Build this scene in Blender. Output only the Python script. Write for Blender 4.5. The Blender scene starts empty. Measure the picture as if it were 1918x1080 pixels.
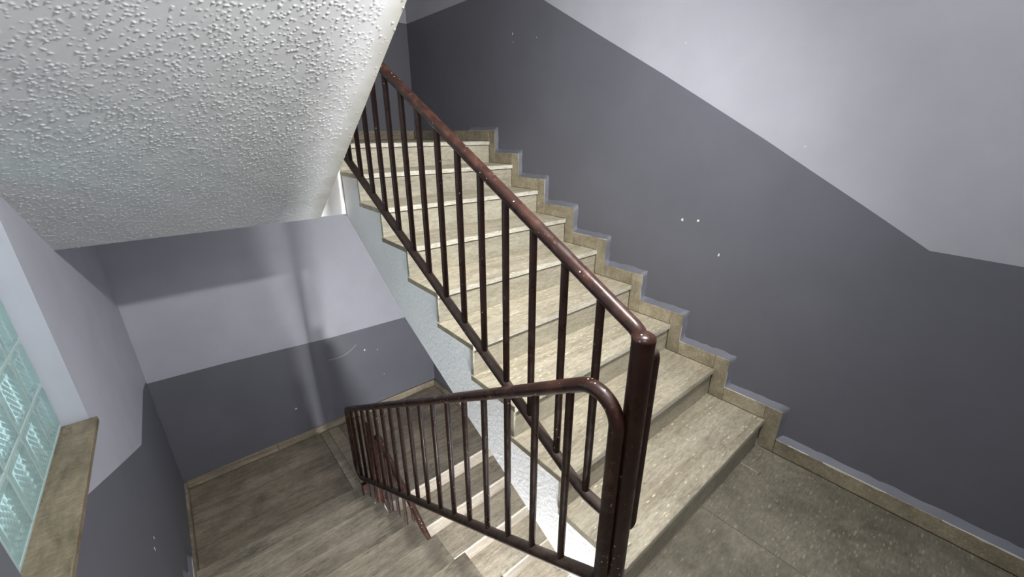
import bpy, bmesh, math, random
import numpy as np
from mathutils import Vector, Matrix

random.seed(7); rng = np.random.default_rng(7)
S = bpy.context.scene
COL = S.collection

# ------------------------------------------------------------------ camera
cam_d = bpy.data.cameras.new('camera'); cam = bpy.data.objects.new('camera', cam_d); COL.objects.link(cam)
yaw, pitch, roll = 0.6998, 0.3643, 0.0007
fwd = Vector((math.sin(yaw)*math.cos(pitch), math.cos(yaw)*math.cos(pitch), -math.sin(pitch)))
rgt = Vector((math.cos(yaw), -math.sin(yaw), 0)); dwn = fwd.cross(rgt)
r2 = math.cos(roll)*rgt + math.sin(roll)*dwn; d2 = -math.sin(roll)*rgt + math.cos(roll)*dwn
cam.matrix_world = Matrix(((r2.x, -d2.x, -fwd.x, -0.9409), (r2.y, -d2.y, -fwd.y, -0.4995), (r2.z, -d2.z, -fwd.z, 1.5974), (0, 0, 0, 1)))
cam_d.sensor_width = 36; cam_d.lens = 766.0/1918*36; cam_d.clip_start = 0.02
S.camera = cam

# ------------------------------------------------------------------ light, exposure
S.view_settings.view_transform = 'Standard'; S.view_settings.look = 'None'
S.view_settings.gamma = 1; S.view_settings.use_curve_mapping = False
S.view_settings.exposure = 0.8
w = bpy.data.worlds.new('world'); S.world = w; w.use_nodes = True
w.node_tree.nodes['Background'].inputs[0].default_value = (0.72, 0.86, 0.95, 1)
w.node_tree.nodes['Background'].inputs[1].default_value = 1.8

def lamp(name, loc, power, radius, color=(1, 0.995, 0.985)):
    l = bpy.data.lights.new(name, 'POINT'); l.energy = power; l.shadow_soft_size = radius; l.color = color
    o = bpy.data.objects.new(name, l); o.location = loc; COL.objects.link(o); return o
def bulkhead(name, loc, aim, power, radius, cone, blend, color=(1, 0.995, 0.985)):
    l = bpy.data.lights.new(name, 'SPOT'); l.energy = power; l.shadow_soft_size = radius; l.color = color
    l.spot_size = math.radians(cone); l.spot_blend = blend
    o = bpy.data.objects.new(name, l); o.location = loc; o.rotation_euler = Vector(aim).to_track_quat('-Z', 'Y').to_euler()
    COL.objects.link(o); return o
# bulkhead lamps under the edge of the landing slab of each storey, facing the stairs; some light spills all round
bulkhead('stair_lamp', (0.041, -0.14, 2.47), (-.20, .78, -.59), 150, 0.05, 172, .95)
lamp('stair_lamp_spill', (0.041, -0.14, 2.47), 7, 0.05)
lamp('stair_lamp', (-0.185, -0.05, -1.20), 215, 0.10)
# added fill light over the landing behind the camera; no lamp seen there
lamp('landing_fill', (-1.0, -0.85, 2.38), 12, 0.16)

# ------------------------------------------------------------------ helpers
def obj(name, bm, mat, parent=None, smooth=False):
    me = bpy.data.meshes.new(name)
    if isinstance(bm, tuple):
        me.from_pydata(*bm); me.update()
    else:
        bmesh.ops.recalc_face_normals(bm, faces=bm.faces[:]); bm.to_mesh(me); bm.free()
    o = bpy.data.objects.new(name, me); COL.objects.link(o)
    for m in (mat if isinstance(mat, (list, tuple)) else [mat]): me.materials.append(m)
    if smooth:
        for p in me.polygons: p.use_smooth = True
    if parent: o.parent = parent
    return o
def tag(o, label=None, cat=None, group=None, kind=None):
    for k, v in (('label', label), ('category', cat), ('group', group), ('kind', kind)):
        if v: o[k] = v
    return o
def thing(name, label, cat, group=None, kind=None):
    o = bpy.data.objects.new(name, None); COL.objects.link(o); o.empty_display_size = .1
    return tag(o, label, cat, group, kind)
def box(bm, x0, x1, y0, y1, z0, z1, bev=0, mi=0):
    x0, x1 = sorted((x0, x1)); y0, y1 = sorted((y0, y1)); z0, z1 = sorted((z0, z1))
    v = [bm.verts.new((x, y, z)) for x in (x0, x1) for y in (y0, y1) for z in (z0, z1)]
    fs = [bm.faces.new([v[i] for i in q]) for q in ((0,1,3,2),(4,6,7,5),(0,4,5,1),(2,3,7,6),(0,2,6,4),(1,5,7,3))]
    for f in fs: f.material_index = mi
    if bev:
        es = list({e for f in fs for e in f.edges})
        bmesh.ops.bevel(bm, geom=es, offset=bev, segments=1, affect='EDGES', profile=.5)
    return fs
def prism(bm, poly, axis, a0, a1, mi=0):
    """extrude a 2-D polygon along axis (x: poly is (y,z); y: (x,z); z: (x,y))"""
    def P(u, v, a): return ((a, u, v), (u, a, v), (u, v, a))['xyz'.index(axis)]
    A = [bm.verts.new(P(u, v, a0)) for u, v in poly]; B = [bm.verts.new(P(u, v, a1)) for u, v in poly]
    fs = [bm.faces.new(A), bm.faces.new(B[::-1])]
    n = len(poly)
    for i in range(n): fs.append(bm.faces.new((A[i], B[i], B[(i+1) % n], A[(i+1) % n])))
    for f in fs: f.material_index = mi
    return fs
def fillet(pts, rad):
    """round the inner corners of a polyline; rad is one radius per inner point"""
    pts = [Vector(p) for p in pts]; out = [pts[0]]
    for i in range(1, len(pts)-1):
        r = rad[i-1]; p = pts[i]
        a = (pts[i-1]-p).normalized(); b = (pts[i+1]-p).normalized()
        ang = a.angle(b); d = r/math.tan(ang/2)
        if r <= 0 or ang > 3.1: out.append(p); continue
        c = p + (a+b).normalized()*(r/math.sin(ang/2)); s = p+a*d-c; e = p+b*d-c
        tot = s.angle(e); ax = s.cross(e).normalized()
        n = max(3, int(tot/0.16))
        for k in range(n+1): out.append(c + Matrix.Rotation(tot*k/n, 3, ax) @ s)
    out.append(pts[-1]); return out
def tube(bm, pts, r, seg=16, caps=True, dome=False):
    pts = [Vector(p) for p in pts]; rings = []
    t0 = (pts[1]-pts[0]).normalized(); n = t0.orthogonal().normalized(); prev = t0
    for i, p in enumerate(pts):
        t = ((pts[min(i+1, len(pts)-1)]-p).normalized() + (p-pts[max(i-1, 0)]).normalized()).normalized()
        q = prev.rotation_difference(t); n = (q @ n); n = (n - t*n.dot(t)).normalized(); prev = t
        b = t.cross(n)
        ca = (pts[min(i+1, len(pts)-1)]-p); cb = (p-pts[max(i-1, 0)])
        k = 1.0
        if ca.length and cb.length: k = 1/max(.5, math.cos(ca.angle(cb)/2))
        rr = r(i, p) if callable(r) else r
        rings.append([bm.verts.new(p + (n*math.cos(2*math.pi*j/seg)+b*math.sin(2*math.pi*j/seg))*rr) for j in range(seg)])
    for A, B in zip(rings, rings[1:]):
        for j in range(seg): bm.faces.new((A[j], A[(j+1) % seg], B[(j+1) % seg], B[j]))
    if caps: bm.faces.new(rings[0][::-1]); bm.faces.new(rings[-1])
def autosmooth(o, deg=40):
    me = o.data
    for p in me.polygons: p.use_smooth = True
    bm = bmesh.new(); bm.from_mesh(me)
    for e in bm.edges:
        if len(e.link_faces) == 2 and e.calc_face_angle(0) > math.radians(deg): e.smooth = False
    bm.to_mesh(me); bm.free()

# ------------------------------------------------------------------ materials
class NT:
    def __init__(s, name):
        s.m = bpy.data.materials.new(name); s.m.use_nodes = True; s.t = s.m.node_tree
        s.b = s.t.nodes['Principled BSDF']; s.pos = s.n('ShaderNodeNewGeometry').outputs['Position']
    def n(s, ty, **kw):
        x = s.t.nodes.new(ty)
        for k, v in kw.items(): setattr(x, k, v)
        return x
    def l(s, a, b): s.t.links.new(a, b)
    def scale(s, vec, loc=(0, 0, 0), rot=(0, 0, 0)):
        m = s.n('ShaderNodeMapping'); m.inputs['Scale'].default_value = vec; m.inputs['Location'].default_value = loc
        m.inputs['Rotation'].default_value = rot; s.l(s.pos, m.inputs[0]); return m.outputs[0]
    def noise(s, vec, sc, det=3, rough=.5, dist=0):
        x = s.n('ShaderNodeTexNoise'); x.inputs['Scale'].default_value = sc; x.inputs['Detail'].default_value = det
        x.inputs['Roughness'].default_value = rough; x.inputs['Distortion'].default_value = dist
        s.l(vec, x.inputs['Vector']); return x.outputs['Fac']
    def vor(s, vec, sc, feat='F1', out='Distance', rand=1):
        x = s.n('ShaderNodeTexVoronoi'); x.feature = feat; x.inputs['Scale'].default_value = sc
        x.inputs['Randomness'].default_value = rand; s.l(vec, x.inputs['Vector']); return x.outputs[out]
    def ramp(s, f, stops):
        r = s.n('ShaderNodeValToRGB'); e = r.color_ramp.elements
        while len(e) < len(stops): e.new(.5)
        for q, (p, c) in zip(e, stops): q.position = p; q.color = (c, c, c, 1) if isinstance(c, (int, float)) else (*c, 1)
        s.l(f, r.inputs[0]); return r.outputs[0]
    def mix(s, f, a, b, mode='MIX'):
        x = s.n('ShaderNodeMix', data_type='RGBA', blend_type=mode)
        for sock, v in ((x.inputs[0], f), (x.inputs[6], a), (x.inputs[7], b)):
            if hasattr(v, 'links'): s.l(v, sock)
            elif isinstance(v, (int, float)): sock.default_value = v
            else: sock.default_value = (*v, 1)
        return x.outputs[2]
    def math(s, op, a, b=0.):
        x = s.n('ShaderNodeMath', operation=op)
        for sock, v in ((x.inputs[0], a), (x.inputs[1], b)):
            if hasattr(v, 'links'): s.l(v, sock)
            else: sock.default_value = v
        return x.outputs[0]
    def out(s, col=None, rough=None, bump=None, bs=.3, bd=.002):
        for v, k in ((col, 'Base Color'), (rough, 'Roughness')):
            if v is None: continue
            if hasattr(v, 'links'): s.l(v, s.b.inputs[k])
            else: s.b.inputs[k].default_value = (*v, 1) if isinstance(v, tuple) else v
        if bump is not None:
            x = s.n('ShaderNodeBump'); x.inputs['Strength'].default_value = bs; x.inputs['Distance'].default_value = bd
            s.l(bump, x.inputs['Height']); s.l(x.outputs[0], s.b.inputs['Normal'])
        return s.m

def marble(name, base, dark, light, streak=(1.1, 9, 9), veins=.5, flecks=.6, dirt=.35, rough=.42, rod=1.35):
    m = NT(name)
    rnd = m.n('ShaderNodeObjectInfo').outputs['Random']
    off = m.n('ShaderNodeCombineXYZ'); m.l(m.math('MULTIPLY', rnd, 37.), off.inputs[0]); m.l(m.math('MULTIPLY', rnd, 11.), off.inputs[2])
    ad = m.n('ShaderNodeVectorMath', operation='ADD'); m.l(m.pos, ad.inputs[0]); m.l(off.outputs[0], ad.inputs[1]); m.pos = ad.outputs[0]
    fv = m.scale((1, 1, 1))
    v = m.scale(streak, rot=(0, 0, .10))
    fine = m.scale(tuple(q*2.6 for q in streak), rot=(0, 0, .10))
    f = m.math('ADD', m.math('MULTIPLY', m.noise(v, 1.5, 5, .62, .5), .6), m.math('MULTIPLY', m.noise(fine, 2.2, 4, .6, .4), .4))
    c = m.ramp(f, [(.36, dark), (.5, base), (.66, light)])
    vein = m.ramp(m.math('ABSOLUTE', m.math('SUBTRACT', m.noise(m.scale(tuple(q*.9 for q in streak), (3, 1, 7), (0, 0, .10)), 2.0, 5, .6, .8), .5)), [(0., 1.), (.022, 0.)])
    vg = m.ramp(m.noise(fv, 5, 2), [(.45, 0.), (.6, 1.)])
    c = m.mix(m.math('MULTIPLY', m.math('MULTIPLY', vein, vg), veins), c, tuple(q*.5 for q in dark))
    gr = m.ramp(m.noise(m.scale((28, 110, 110), rot=(0, 0, .10)), 1.0, 3, .7), [(.3, .72), (.7, 1.25)])
    c = m.mix(.9, c, gr, 'MULTIPLY')
    # little shell chips, three sets lying in different directions
    for k, (an, sc) in enumerate([(.5, 16), (1.7, 19), (2.7, 14)]):
        x = m.n('ShaderNodeTexVoronoi'); x.inputs['Scale'].default_value = sc*rod
        m.l(m.scale((1, 3.6, 2.0), (k*3.1, k*1.7, 0), (0, 0, an)), x.inputs['Vector'])
        sep = m.n('ShaderNodeSeparateColor'); m.l(x.outputs['Color'], sep.inputs[0])
        pick = m.ramp(sep.outputs[0], [(.50, 0.), (.54, 1.)])
        size = m.math('ADD', m.math('MULTIPLY', sep.outputs[1], .26), .08)
        rodm = m.ramp(m.math('SUBTRACT', size, x.outputs['Distance']), [(0., 0.), (.06, 1.)])
        tone = m.mix(sep.outputs[2], tuple(q*.62 for q in dark), tuple(min(1, q*1.6) for q in light))
        c = m.mix(m.math('MULTIPLY', m.math('MULTIPLY', rodm, pick), flecks), c, tone)
    d = m.ramp(m.noise(m.scale((1, 1, 1), (5, 5, 5)), 3.2, 5, .65), [(.44, 0.), (.74, 1.)])
    c = m.mix(m.math('MULTIPLY', d, dirt), c, tuple(q*.4 for q in dark))
    sp = m.ramp(m.vor(m.scale((1, 1, 1), (2, 2, 2)), 22), [(.0, 1.), (.05, 0.)])
    sg = m.ramp(m.noise(fv, 9, 1), [(.6, 0.), (.66, 1.)])
    c = m.mix(m.math('MULTIPLY', m.math('MULTIPLY', sp, sg), .8), c, (.03, .028, .022))
    # no two slabs have quite the same tone
    c = m.mix(1., c, m.ramp(rnd, [(0., .84), (1., 1.08)]), 'MULTIPLY')
    return m.out(c, m.ramp(m.noise(fv, 12, 3), [(.3, rough-.08), (.7, rough+.15)]), m.noise(fv, 60, 3), .15, .001)

M = {}
M['marble'] = marble('worn_marble', (.47, .42, .315), (.35, .305, .22), (.62, .565, .44), dirt=.3, flecks=.85)
M['marble_landing'] = marble('landing_marble', (.215, .195, .148), (.155, .142, .106), (.28, .255, .195), streak=(4, 4, 4), veins=.3, flecks=.75, dirt=.55)
M['marble_dirty'] = marble('dirty_marble', (.27, .23, .17), (.17, .145, .105), (.37, .32, .24), dirt=.7, veins=.8, flecks=.25)
M['marble_riser'] = marble('riser_marble', (.45, .415, .325), (.36, .33, .25), (.54, .50, .40), veins=.25, flecks=.2, dirt=.3)
M['marble_nose'] = marble('nosing_marble', (.70, .675, .575), (.56, .53, .435), (.78, .755, .67), veins=.2, flecks=.2, dirt=.35, rough=.35)
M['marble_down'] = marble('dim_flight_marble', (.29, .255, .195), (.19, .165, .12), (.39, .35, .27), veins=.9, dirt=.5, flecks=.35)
M['marble_riser_low'] = marble('dimmed_lower_riser_marble', (.32, .285, .235), (.25, .22, .175), (.40, .36, .30), veins=.25, flecks=.2, dirt=.3)  # same stone as the upper risers, darkened to offset the bright lower lamp
M['marble_nose_low'] = marble('dimmed_lower_nosing_marble', (.50, .465, .40), (.4, .37, .31), (.57, .54, .47), veins=.2, flecks=.2, dirt=.35)  # nosing stone, likewise darkened in colour against the lower lamp
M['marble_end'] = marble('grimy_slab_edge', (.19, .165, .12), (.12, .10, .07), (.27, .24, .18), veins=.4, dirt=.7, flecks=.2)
M['marble_skirt'] = marble('skirting_marble', (.33, .285, .195), (.23, .195, .13), (.43, .38, .275), streak=(5, 5, 5), veins=.3, flecks=.35, dirt=.65)
M['marble_sill'] = marble('sill_marble', (.215, .172, .112), (.125, .098, .06), (.29, .24, .16), streak=(9, 2.4, 9), flecks=.2, dirt=.5, veins=.9)

def paint(name, col, rough, var=.06, bump=.12, speck=0, bsc=70, bd=.002):
    m = NT(name); v = m.scale((1, 1, 1))
    c = m.mix(m.ramp(m.noise(v, 2.2, 4, .6), [(.35, 0.), (.7, 1.)]), tuple(q*(1-var) for q in col), tuple(min(1, q*(1+var)) for q in col))
    if speck:
        sp = m.ramp(m.vor(v, 26), [(.03, 1.), (.09, 0.)])
        g = m.ramp(m.noise(v, 7, 2), [(.58, 0.), (.64, 1.)])
        c = m.mix(m.math('MULTIPLY', m.math('MULTIPLY', sp, g), speck), c, (.12, .11, .10))
    return m.out(c, rough, m.noise(v, bsc, 4, .6), bump, bd)
M['wall_light'] = paint('light_grey_wall_paint', (.392, .40, .447), .6)
M['wall_dark'] = paint('dark_grey_wall_paint', (.122, .124, .148), .5)
M['fillet'] = paint('grey_painted_mortar', (.15, .155, .187), .5, .15, .3)
M['plaster'] = paint('white_plaster', (.91, .91, .905), .75, .05, .5, .7, 45, .004)
M['chip'] = paint('bare_plaster_chip', (.74, .73, .69), .8)
M['chip_dull'] = paint('chipped_skirting_edge', (.50, .47, .41), .8, .2)
M['concrete'] = paint('concrete', (.3, .29, .27), .8)

m = NT('textured_soffit_paint'); v = m.scale((1, 1, 1))
sx = m.n('ShaderNodeSeparateXYZ'); m.l(m.pos, sx.inputs[0])
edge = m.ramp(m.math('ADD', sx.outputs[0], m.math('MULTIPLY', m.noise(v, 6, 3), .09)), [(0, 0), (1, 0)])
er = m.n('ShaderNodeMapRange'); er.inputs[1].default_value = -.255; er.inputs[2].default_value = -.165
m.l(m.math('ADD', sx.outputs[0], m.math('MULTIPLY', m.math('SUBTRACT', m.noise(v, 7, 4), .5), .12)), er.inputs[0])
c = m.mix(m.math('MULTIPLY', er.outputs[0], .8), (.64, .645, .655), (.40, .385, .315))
M['soffit'] = m.out(c, .6, m.noise(v, 160, 3, .6), .12, .0015)

def brown(name, dusty, wearing=.6):
    m = NT(name); v = m.scale((1, 1, 1))
    wear = m.ramp(m.noise(v, 14, 6, .7), [(.5, 0.), (.72, 1.)])
    c = m.mix(m.math('MULTIPLY', wear, wearing), (.027, .0105, .0072), (.078, .034, .023)); m.b.inputs['Specular IOR Level'].default_value = .38  # paler brown is wear, and on handrails a lamplit tone as well
    dst = m.ramp(m.noise(v, 55, 3, .6), [(.62, 0.), (.7, 1.)])
    c = m.mix(m.math('MULTIPLY', dst, .25), c, (.2, .13, .10))
    if dusty:      # dust lies on what faces up
        sp = m.n('ShaderNodeSeparateXYZ'); g = m.n('ShaderNodeNewGeometry'); m.l(g.outputs['Normal'], sp.inputs[0])
        up = m.ramp(m.math('ADD', sp.outputs[2], m.math('MULTIPLY', m.math('SUBTRACT', m.noise(v, 40, 4), .5), .9)), [(.15, 0.), (.8, 1.)])
        c = m.mix(m.math('MULTIPLY', up, .75), c, (.105, .078, .062))
    for sc, th, seed in ((46, .10, 0),):
        w2 = m.scale((1, 1, 1), (seed, seed, 0))
        chip = m.ramp(m.vor(w2, sc), [(th, 1.), (th+.03, 0.)]); cg = m.ramp(m.noise(w2, 11, 2), [(.53 if wearing > .8 else .58, 0.), (.56 if wearing > .8 else .61, 1.)])
        c = m.mix(m.math('MULTIPLY', chip, cg), c, (.60, .53, .46))
    return m.out(c, m.ramp(m.noise(v, 18, 4), [(.35, .26 if not dusty else .45), (.7, .5 if not dusty else .7)]), m.noise(v, 60, 4), .25, .0015)
M['brown'] = brown('brown_gloss_paint', False, .25); M['brown_worn_lit'] = brown('worn_lit_brown_gloss_paint', False, .95); M['brown_dusty'] = brown('dusty_brown_paint', True)  # handrail paint: real chips, with lamplight put into its stronger wear tone

m = NT('glass_block'); v = m.scale((1, 1, 1))
m.b.inputs['Transmission Weight'].default_value = .82; m.b.inputs['IOR'].default_value = 1.35
M['glass'] = m.out((.62, .76, .73), .22)
M['mortar'] = paint('pale_joint_mortar', (.36, .45, .44), .7)

# ------------------------------------------------------------------ measures
r, t = .17, .297
W = 1.238; WW = 1.263          # face of the skirting, face of the right wall
XL = -1.403; DD = 3.71; YB = -1.75
XB = -.205                     # free end of the treads of the descending flight
STO = 3.06

# ------------------------------------------------------------------ setting: walls
def wall(name, axis, a0, a1, polys):
    """solid wall: each entry (polygon, material index) is extruded from a0 to a1"""
    bm = bmesh.new()
    for poly, mi in polys: prism(bm, poly, axis, a0, a1, mi)
    return tag(obj(name, bm, [M['wall_light'], M['wall_dark']]), kind='structure')
pr = [(DD, 2.585), (2.705, 2.578), (2.12, 2.578), (1.793, 2.407), (1.322, 2.144), (.866, 1.894), (.295, 1.569), (.077, 1.439), (-.14, 1.311), (-.371, 1.172), (-.608, 1.165), (YB, 1.165)]
low = [(DD, 2.585-STO-.01), (2.05, 2.57-STO), (-.371, 1.172-STO), (YB, 1.165-STO)]
mid = [(YB, -.4), (-.1, -.4), (.4, -.1), (2.35, 1.2), (DD, 1.3)]
wall('wall_right', 'x', WW, WW+.2, [
    (pr + [(YB, 4.9), (DD, 4.9)], 0),
    (pr[::-1] + [(DD, 1.3), (2.35, 1.2), (.4, -.1), (-.1, -.4), (YB, -.4)][:] , 1),
    (low + mid, 0),
    (low[::-1] + [(DD, -3.3), (YB, -3.3)][::1], 1)])
wall('wall_far', 'y', DD, DD+.2, [
    ([(XL-.2, 2.60), (WW+.2, 2.585), (WW+.2, 4.9), (XL-.2, 4.9)], 0),
    ([(XL-.2, 2.60), (WW+.2, 2.585), (WW+.2, 1.3), (XL-.2, 1.3)], 1),
    ([(XL-.2, -.365), (-.859, -.385), (.084, -.44), (.926, -.455), (WW+.2, -.475), (WW+.2, 1.3), (XL-.2, 1.3)], 0),
    ([(XL-.2, -.365), (-.859, -.385), (.084, -.44), (.926, -.455), (WW+.2, -.475), (WW+.2, -3.3), (XL-.2, -3.3)], 1)])
WY0, WY1, WZ0, WZ1 = .757, 1.785, .424, 1.456
dl = [(DD, -.345), (3.4, -.27), (2.584, -.243)]
wall('wall_left', 'x', XL-.22, XL, [
    (dl + [(WY1, .15), (WY1, WZ1), (WY1, 4.9), (DD, 4.9)], 0),
    ([(DD, -3.3)] + dl + [(WY1, .15), (WY1, -3.3)], 1),
    ([(WY1, .15), (1.343, .37), (1.236, WZ0), (WY1, WZ0)], 0),
    ([(WY1, .15), (1.343, .37), (1.236, WZ0), (WY0, WZ0), (WY0, -3.3), (WY1, -3.3)], 1),
    ([(WY0, WZ1), (WY1, WZ1), (WY1, 4.9), (WY0, 4.9)], 0),
    ([(WY0, .80), (-.1, 1.165), (YB, 1.165), (YB, 4.9), (WY0, 4.9)], 0),
    ([(WY0, .80), (-.1, 1.165), (YB, 1.165), (YB, -3.3), (WY0, -3.3)], 1)])
wall('wall_back', 'y', YB-.2, YB, [
    ([(XL-.2, 1.165), (WW+.2, 1.165), (WW+.2, 4.9), (XL-.2, 4.9)], 0),
    ([(XL-.2, 1.165), (WW+.2, 1.165), (WW+.2, -3.3), (XL-.2, -3.3)], 1)])
bm = bmesh.new(); box(bm, XL-.22, WW+.2, YB-.2, DD+.2, 4.9, 5.1)
tag(obj('ceiling', bm, M['wall_light']), kind='structure')

def chip(parent, axis, a, u, v, s, k=0):
    n = 7; poly = []
    for i in range(n):
        an = 2*math.pi*i/n + .3; q = s*random.uniform(.6, 1.1)
        poly.append((u+q*math.cos(an)*(1 if k == 0 else .6), v+q*math.sin(an)*(1 if k == 0 else 1.3)))
    bm = bmesh.new(); prism(bm, poly, axis, a-.0008, a+.0008)
    obj('bare_patch', bm, M['chip'], parent)
W_ = {o.name: o for o in COL.objects}
for u, v, s, k in [(.632, 1.139, .010, 0), (.54, 1.148, .009, 0), (.401, .985, .0085, 1), (2.11, 2.262, .008, 1), (2.10, 2.21, .004, 0), (1.856, 2.204, .004, 0), (.123, 1.54, .003, 0), (.75, 2.02, .0035, 0)]:
    chip(W_['wall_right'], 'x', WW, u, v, s, k)
for u, v, s in [(.415, -.709, .012), (.559, -.755, .006), (-.375, -1.125, .012), (.60, -1.1, .006)]: chip(W_['wall_far'], 'y', DD, u, v, s)
for u, v, s in [(1.977, -.46, .012), (1.90, -.47, .012)]: chip(W_['wall_left'], 'x', XL, u, v, s, 1)
# pale rub mark on the far wall
bm = bmesh.new(); a = [(.02, -.690), (.10, -.700), (.19, -.690), (.26, -.660), (.33, -.61)]
prism(bm, [(x, z+.005) for x, z in a] + [(x+.004, z-.006) for x, z in a[::-1]], 'y', DD-.0008, DD+.001)
obj('rub_mark', bm, paint('rub_mark_grey', (.25, .25, .27), .6), W_['wall_far'])

# ------------------------------------------------------------------ setting: landings
def floor_body(name, parts, tiles, mats):
    bm = bmesh.new()
    for b in parts: box(bm, *b)
    f = tag(obj(name, bm, [M['plaster']]), kind='structure')
    for (x0, x1, y0, y1, z) in tiles:
        bm = bmesh.new(); g = .0012; box(bm, x0+g, x1-g, y0+g, y1-g, z-.03, z, .0015)
        obj('floor_tile', bm, mats, f)
    return f
# the landing the photograph is taken from
floor_body('floor', [(XL, WW, YB, .0, -.48, -.03), (XL, XB-.01, 0, .118, -.48, -.03)],
    [(-.2, .62, -.92, .012, 0), (.62, W, -.92, .012, 0), (-.2, .62, YB, -.92, 0), (.62, W, YB, -.92, 0), (XL+.02, -.2, YB, -.45, 0), (XL+.02, -.2, -.45, -.15, 0)], M['marble_landing'])
f0 = [o for o in COL.objects if o.name == 'floor'][0]
bm = bmesh.new(); prism(bm, [(1.030, .008), (1.034, .006), (1.029, -.082), (1.025, -.080)], 'z', -.0004, .0005)
obj('pale_scratch', bm, M['chip_dull'], f0)
# half landing below
floor_body('floor', [(XL, WW, 2.43, DD, -1.53-.48, -1.56)],
    [(XL+.02, XB, 2.495, 3.69, -1.53), (XB, -.125, 2.45, 2.80, -1.53), (XB, -.125, 2.80, 3.40, -1.526), (XB, -.125, 3.40, 3.69, -1.53), (-.125, 0, 2.45, 3.69, -1.53), (0, 1.238, 2.631, 3.69, -1.53)], M['marble_dirty'])
# half landing above
floor_body('floor', [(XL, -.001, 2.387, DD, 1.075, 1.50), (0, WW, 2.415, DD, 1.075, 1.499)], [(XL+.02, XB, 2.82, 3.69, 1.53), (XB, W, 2.69, 3.69, 1.53)], M['marble'])
# landing overhead, and the storey below
bm = bmesh.new(); box(bm, XL, WW, YB, .02, 2.58, 3.03); box(bm, XL, XB-.01, .02, .12, 2.58, 3.03)
tag(obj('ceiling', bm, M['plaster']), kind='structure')
floor_body('floor', [(XL, WW, YB, DD, -3.4, -3.09)], [(XL+.02, W, YB, -.0, -3.06)], M['marble_landing'])

# ------------------------------------------------------------------ flights of stairs
def flight(label, x0, x1, wallside, y0, d, z0, soffit, mt, end_mat=None, skirt=True, top_to=None, textured=False, group=None):
    """n risers climbing in direction d (+1 away, -1 towards) from y0, z0; wallside is 'x0' or 'x1'"""
    root = thing('stair_flight', label, 'stairs', group)
    n = 9; Y = lambda a: y0 + d*a
    free = x0 if wallside == 'x1' else x1; ws = x1 if wallside == 'x1' else x0
    sg = 1 if wallside == 'x1' else -1       # direction from the free edge to the wall
    # concrete body with stepped top
    poly = [(Y(.034), z0)]
    for i in range(1, n+1):
        poly += [(Y((i-1)*t+.034), z0+i*r-.031), (Y(i*t+.034) if i < n else top_to-.0*d, z0+i*r-.031)]
    poly += soffit
    bm = bmesh.new(); prism(bm, poly, 'x', free+sg*.004, ws+sg*.0)
    obj('side_wall', bm, M['plaster'], root)
    for i in range(1, n+1):
        bm = bmesh.new()
        box(bm, free-sg*.004, ws, Y((i-1)*t), Y(i*t+.03) if i < n else top_to, z0+i*r-.03, z0+i*r, .0025)
        for f in bm.faces:
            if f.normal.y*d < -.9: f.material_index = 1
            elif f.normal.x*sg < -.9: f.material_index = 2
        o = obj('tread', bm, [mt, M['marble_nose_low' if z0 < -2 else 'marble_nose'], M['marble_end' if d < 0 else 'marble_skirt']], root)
        bm = bmesh.new(); box(bm, free+sg*.001, ws, Y((i-1)*t+.012), Y((i-1)*t+.0335), z0+(i-1)*r+.0005, z0+i*r-.0335, .001)
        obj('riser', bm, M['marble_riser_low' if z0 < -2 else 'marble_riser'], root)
    if skirt:
        s0, s1 = ws, ws+sg*.024
        so, sz = .069, .0835
        for i in range(1, n+1):
            zb = z0+(i-1)*r
            bm = bmesh.new(); box(bm, s0-sg*.001, s1, Y((i-1)*t-so), Y((i-1)*t+.0095), zb+.0005, zb+r+sz, .002)
            obj('skirting_tile', bm, M['marble_skirt'], root)
            yend = (i*t-so) if i < n else abs(top_to-y0)
            bm = bmesh.new(); box(bm, s0-sg*.001, s1, Y((i-1)*t+.0105), Y(yend-.001), zb+r+.0005, zb+r+sz, .002)
            obj('skirting_tile', bm, M['marble_skirt'], root)
    return root
A_SOF = [(2.387, 1.055), (1.621, .563), (.954, .217), (.347, -.082), (.02, -.27), (.02, 0.)]
F_A = flight('flight of worn beige marble steps climbing along the dark grey wall on the right', 0, W, 'x1', 0, 1, 0,
       [(2.70, 1.055)] + A_SOF[:-1] + [(.02, 0.)], M['marble'], top_to=2.69)
def sofB(dz): return [(-.0, 0)]
yB = .15+8*t
B_SOF = lambda dz, sl: [(.05, 3.03+dz-3.06), (.05, 1.068+sl*(2.387-.05)+dz-3.06), (2.387, 1.068+dz-3.06), (yB-.034, 1.06+dz-3.06)]
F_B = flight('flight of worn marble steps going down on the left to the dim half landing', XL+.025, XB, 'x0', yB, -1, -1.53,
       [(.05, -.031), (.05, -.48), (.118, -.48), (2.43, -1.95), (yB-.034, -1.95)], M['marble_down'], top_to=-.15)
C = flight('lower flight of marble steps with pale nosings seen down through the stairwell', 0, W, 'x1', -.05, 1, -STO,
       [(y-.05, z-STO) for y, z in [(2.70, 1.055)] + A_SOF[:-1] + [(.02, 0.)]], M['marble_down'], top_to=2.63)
D = flight('flight overhead at upper left, seen only as a white bumpy sloping underside', XL+.001, XB+.03, 'x0', yB, -1, 1.53,
       [(.13, 3.029), (.13, 1.08+.655*(2.387-.13)), (2.387, 1.085), (yB-.034, 1.085)], M['marble'], skirt=False, top_to=.13)

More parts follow.
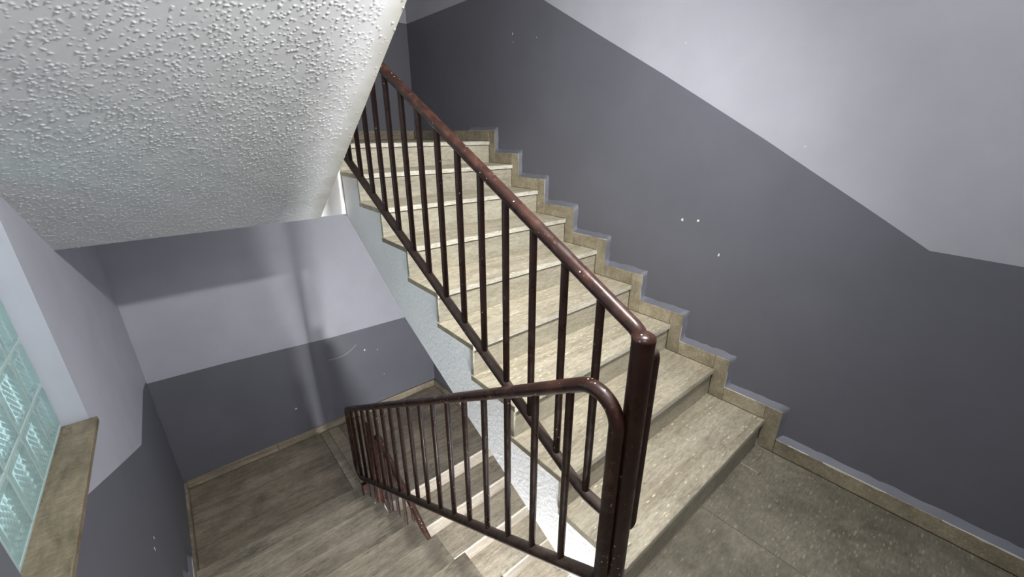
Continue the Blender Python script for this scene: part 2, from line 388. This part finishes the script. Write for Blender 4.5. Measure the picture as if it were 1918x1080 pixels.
def bead(parent, ws, sg, d, path):
    """hand-smeared mortar bead, painted grey, from the top of the stepped skirting to the wall"""
    h = .029; pts = []
    for p, q in zip(path, path[1:]):
        n = max(3, int(math.dist(p, q)/.03))
        pts += [(p[0]+(q[0]-p[0])*k/n, p[1]+(q[1]-p[1])*k/n) for k in range(n)]
    pts.append(path[-1])
    bm = bmesh.new(); rows = []
    be = bmesh.new(); rows2 = []
    wob = 0
    for k, (y, z) in enumerate(pts):
        j = lambda s: random.uniform(-s, s)
        oy, oz = -d*(.018+j(.004)), h+j(.004)
        rows.append([bm.verts.new((ws+sg*.003, y, z+j(.001))), bm.verts.new((ws+sg*.013, y+oy*.42, z+oz*.40+.002)), bm.verts.new((ws+sg*.0245, y+oy, z+oz))])
        wob = .6*wob + random.gauss(0, .0035); wd = max(0., wob)
        rows2.append((wd, (ws-sg*.0004, y, z-.0012), (ws-sg*.0004, y+d*wd*.9, z-wd-.0012), (ws+sg*.004, y-d*.0015, z+.0008)))
    for A, B in zip(rows, rows[1:]):
        for u in (0, 1): bm.faces.new((A[u], B[u], B[u+1], A[u+1]))
    for A, B in zip(rows2, rows2[1:]):
        if A[0]+B[0] < .0035: continue
        vs = [be.verts.new(c) for c in (A[1], A[2], B[2], B[1], B[3], A[3])]
        be.faces.new(vs[:4]) if A[0]+B[0] > 0 else None; be.faces.new((vs[0], vs[3], vs[4], vs[5]))
    obj('mortar_bead', bm, M['fillet'], parent, smooth=True)
    if len(be.faces): tag(obj('chipped_edge', be, M['chip_dull'], parent), kind='stuff')
def step_path(y0, d, z0, first, last):
    so, sz = .069, .084; path = [(first, z0+sz)] if first is not None else []
    for i in range(1, 10): path += [(y0+d*((i-1)*t-so), z0+(i-1)*r+sz), (y0+d*((i-1)*t-so), z0+i*r+sz)]
    return path + [(last, z0+9*r+sz)]
bead(F_A, W, 1, 1, step_path(0, 1, 0, None, 2.68))
bead(C, W, 1, 1, step_path(-.05, 1, -STO, -.30, 2.62))
bead(F_B, XL+.025, -1, -1, step_path(yB, -1, -1.53, 2.62, -.1))

# bumpy plaster skin of the overhead flight
x0, x1, ya, yb, sl = XL, -.172, 2.387, .13, .655
nx, ny = 480, 1040
L = math.hypot(ya-yb, sl*(ya-yb))
xs = np.linspace(x0, x1, nx); ls = np.linspace(0, L, ny)
H = np.zeros((ny, nx)); dx = xs[1]-xs[0]; dyl = ls[1]-ls[0]
for k in range(15500):
    cx = rng.uniform(x0, x1); cl = rng.uniform(0, L)
    if cx > x1-.06 and rng.random() < .8: continue
    if cl > 1.0 and rng.random() < .25: continue
    sz = rng.uniform(.0017, .0032)*(1.2 if cl > .9 else .9); an = rng.uniform(0, math.pi); el = rng.uniform(.7, 1.)
    hh = rng.uniform(.0008, .0027)*(1.1 if cl > 1.1 else 1.45)
    i0, i1 = int((cl-3*sz)/dyl), int((cl+3*sz)/dyl)+2; j0, j1 = int((cx-x0-3*sz)/dx), int((cx-x0+3*sz)/dx)+2
    i0, j0 = max(i0, 0), max(j0, 0); i1, j1 = min(i1, ny), min(j1, nx)
    if i0 >= i1 or j0 >= j1: continue
    U, V = np.meshgrid(xs[j0:j1]-cx, ls[i0:i1]-cl)
    p = (U*math.cos(an)+V*math.sin(an))/sz; q = (-U*math.sin(an)+V*math.cos(an))/(sz*el)
    H[i0:i1, j0:j1] = np.maximum(H[i0:i1, j0:j1], hh*np.exp(-(p*p+q*q)*.9))
H += .0006*np.sin(xs[None, :]*23+np.sin(ls[:, None]*11))*np.sin(ls[:, None]*17)
cs, sn = (ya-yb)/L, sl*(ya-yb)/L
X = np.broadcast_to(xs[None, :], H.shape); Yv = ya-ls[:, None]*cs - H*sn; Z = 1.068+ls[:, None]*sn - H*cs
verts = np.stack([X, np.broadcast_to(Yv, H.shape), np.broadcast_to(Z, H.shape)], -1).reshape(-1, 3)
idx = np.arange(nx*ny).reshape(ny, nx)
faces = np.stack([idx[:-1, :-1], idx[1:, :-1], idx[1:, 1:], idx[:-1, 1:]], -1).reshape(-1, 4)
me = bpy.data.meshes.new('textured_underside')
me.vertices.add(len(verts)); me.vertices.foreach_set('co', verts.ravel())
me.loops.add(faces.size); me.loops.foreach_set('vertex_index', faces.ravel())
me.polygons.add(len(faces)); me.polygons.foreach_set('loop_start', np.arange(0, faces.size, 4)); me.polygons.foreach_set('use_smooth', np.ones(len(faces), bool))
me.update(calc_edges=True); me.materials.append(M['soffit'])
o = bpy.data.objects.new('textured_underside', me); COL.objects.link(o); o.parent = D
# next flight up, only its plain body
bm = bmesh.new(); prism(bm, [(y, z+STO) for y, z in [(.02, 0), (2.4, 1.5), (DD, 1.5), (DD, 1.05)] + A_SOF[:-1]], 'x', 0, WW)
tag(obj('ceiling', bm, M['plaster']), kind='structure')

# ------------------------------------------------------------------ baseboards
def baseboard(name, pieces, mortar=None):
    root = bpy.data.objects.new(name, None); COL.objects.link(root); tag(root, kind='structure')
    for p in pieces:
        bm = bmesh.new(); box(bm, *p, .002); obj('skirting_tile', bm, M['marble_dirty' if p[4] < -1 or p[4] > 1 else 'marble_skirt'], root)
    return root
b = baseboard('baseboard_right', [(W, WW, -1.15, -.0702, .0005, .0835), (W, WW, YB, -1.152, .0005, .0835)])
bead(b, W, 1, 1, [(YB, .084), (-.069, .084)])
z = -1.53
baseboard('baseboard_far', [(XL+.02, -.62, 3.69, DD, z+.0005, z+.085), (-.618, .35, 3.69, DD, z+.0005, z+.085), (.352, 1.238, 3.69, DD, z+.0005, z+.085),
                            (XL+.02, .0, 3.69, DD, 1.5305, 1.615), (.002, W, 3.69, DD, 1.5305, 1.615)])
baseboard('baseboard_left', [(XL, XL+.02, yB+.06, 3.689, z+.0005, z+.085)])
baseboard('baseboard_right', [(W, WW, 2.632, 3.689, z+.0005, z+.085), (W, WW, 2.691, 3.689, 1.5305, 1.615)])

# ------------------------------------------------------------------ glass block window
win = bpy.data.objects.new('window_1', None); COL.objects.link(win); tag(win, kind='structure')
bm = bmesh.new(); box(bm, XL-.20, XL+.028, WY0-.0, WY1-.012, .425, .454, .003)
obj('window_sill', bm, M['marble_sill'], win)
GX = -1.48
def glass_block(y, z):
    """moulded block: bevelled body with a diamond-ribbed face"""
    bm = bmesh.new(); h = .095; n = 14; d = .075
    def hh(i, j):          # flat rim, then little diamond facets
        e = min(i, j, n-i, n-j)
        return -.009 if e == 0 else -.001 if e == 1 else -.0035 if (i+j) % 2 else -.0008
    g = [[bm.verts.new((GX+hh(i, j), y+h*(-1+2*i/n), z+h*(-1+2*j/n))) for j in range(n+1)] for i in range(n+1)]
    for i in range(n):
        for j in range(n):
            q = (g[i][j], g[i+1][j], g[i+1][j+1], g[i][j+1])
            if (i+j) % 2: q = q[1:]+q[:1]
            bm.faces.new((q[0], q[1], q[2])); bm.faces.new((q[0], q[2], q[3]))
    ring = [g[i][0] for i in range(n)] + [g[n][j] for j in range(n)] + [g[i][n] for i in range(n, 0, -1)] + [g[0][j] for j in range(n, 0, -1)]
    bk = [bm.verts.new((GX-d, v.co.y, v.co.z)) for v in ring]
    m_ = len(ring)
    for i in range(m_): bm.faces.new((ring[i], ring[(i+1) % m_], bk[(i+1) % m_], bk[i]))
    bm.faces.new(bk)
    return bm
for i in range(5):
    for j in range(5):
        o = obj('glass_block', glass_block(WY1-.1-.2*i, .456+.1+.2*j), M['glass'], win); autosmooth(o, 8)
for j in range(6):
    bm = bmesh.new(); box(bm, GX-.07, GX-.004, WY0, WY1, .456+.2*j-.0055, .456+.2*j+.0055); obj('joint_bar', bm, M['mortar'], win)
for i in range(6):
    bm = bmesh.new(); box(bm, GX-.07, GX-.0045, WY1-.2*i-.0055, WY1-.2*i+.0055, .456, WZ1); obj('joint_bar', bm, M['mortar'], win)

# ------------------------------------------------------------------ railings
def newel(root, x, y, z0, z1, rad=.0335):
    bm = bmesh.new(); tube(bm, [(x, y, z0), (x, y, z1-.012)], rad, 24)
    o = obj('newel_post', bm, M['brown'], root); autosmooth(o, 60)
    bm = bmesh.new(); rr = [1.03, 1.03, .985, .91, .72, .4, .08]
    tube(bm, [(x, y, z1+q) for q in (-.0125, -.008, -.005, -.0005, .004, .0075, .0095)], lambda i, p: rad*rr[i], 24)
    autosmooth(obj('post_cap', bm, M['brown_worn_lit'], o), 60); return o
def pipe(root, name, pts, rad, seg=16):
    bm = bmesh.new(); tube(bm, pts, rad, seg); o = obj(name, bm, M['brown_dusty' if name == 'bottom_rail' else 'brown_worn_lit' if name == 'handrail' else 'brown'], root); autosmooth(o, 60); return o
def bars(root, x, ys, zb, zt):
    for y in ys: pipe(root, 'baluster', [(x, y, zb(y)), (x, y, zt(y))], .0135, 14)

def rail_A(label, dy, dz, foot=True, top_newel=False):
    root = thing('stair_railing', label, 'railing')
    x = -.035; P = lambda y, z: (x, y+dy, z+dz)
    zt = lambda y: 1.07+.536*y; zb = lambda y: .297+.543*y
    pipe(root, 'handrail', fillet([(-.085, -.008+dy, 1.078+dz), P(.045, zt(.045)), P(2.36, zt(2.36)), P(2.36, 1.95)], [.05, .05]), .0225)
    pipe(root, 'bottom_rail', fillet([P(2.36, 1.95), P(2.36, zb(2.36)), P(.185, zb(.185)), P(-.006, .392), P(-.006, 1.05), (-.088, -.008+dy, 1.06+dz)], [.06, .25, .05, .025]), .0215)
    bars(root, x, [.174+.146*k+dy for k in range(15)], lambda y: zb(y-dy)+dz, lambda y: zt(y-dy)+dz)
    newel(root, -.09, -.008+dy, dz-.03, 1.118+dz, .0305)
    return root
rail_A('brown painted metal railing rising beside the upward marble steps, with round capped post', 0, 0)
rail_A('brown railing far below, slanting under the descending flight beside the pale nosed steps', -.02, -STO)

root = thing('stair_railing', 'brown rounded tube railing with thin bars running down beside the descending steps', 'railing')
x = -.137; P = lambda y, z: (x, y, z)
zt = lambda y: 1.003-.616*y; zb = lambda y: .249-.617*y; yl = 2.70; ye = .012
pipe(root, 'handrail', fillet([P(ye, .55), P(ye, zt(ye)), P(yl, zt(yl)), P(yl, -1.0)], [.085, .045]), .0225)
pipe(root, 'bottom_rail', fillet([P(ye, .55), P(ye, zb(ye)), P(yl, zb(yl)), P(yl, -1.0)], [.055, .09]), .0225)
bars(root, x, [.183+.15*k for k in range(17)], zb, zt)
newel(root, -.085, 2.345, -1.56, -.62)
bm = bmesh.new(); box(bm, -.165, -.105, 2.50, 2.545, -1.54, -1.36, .003); obj('bracket', bm, M['brown'], root)
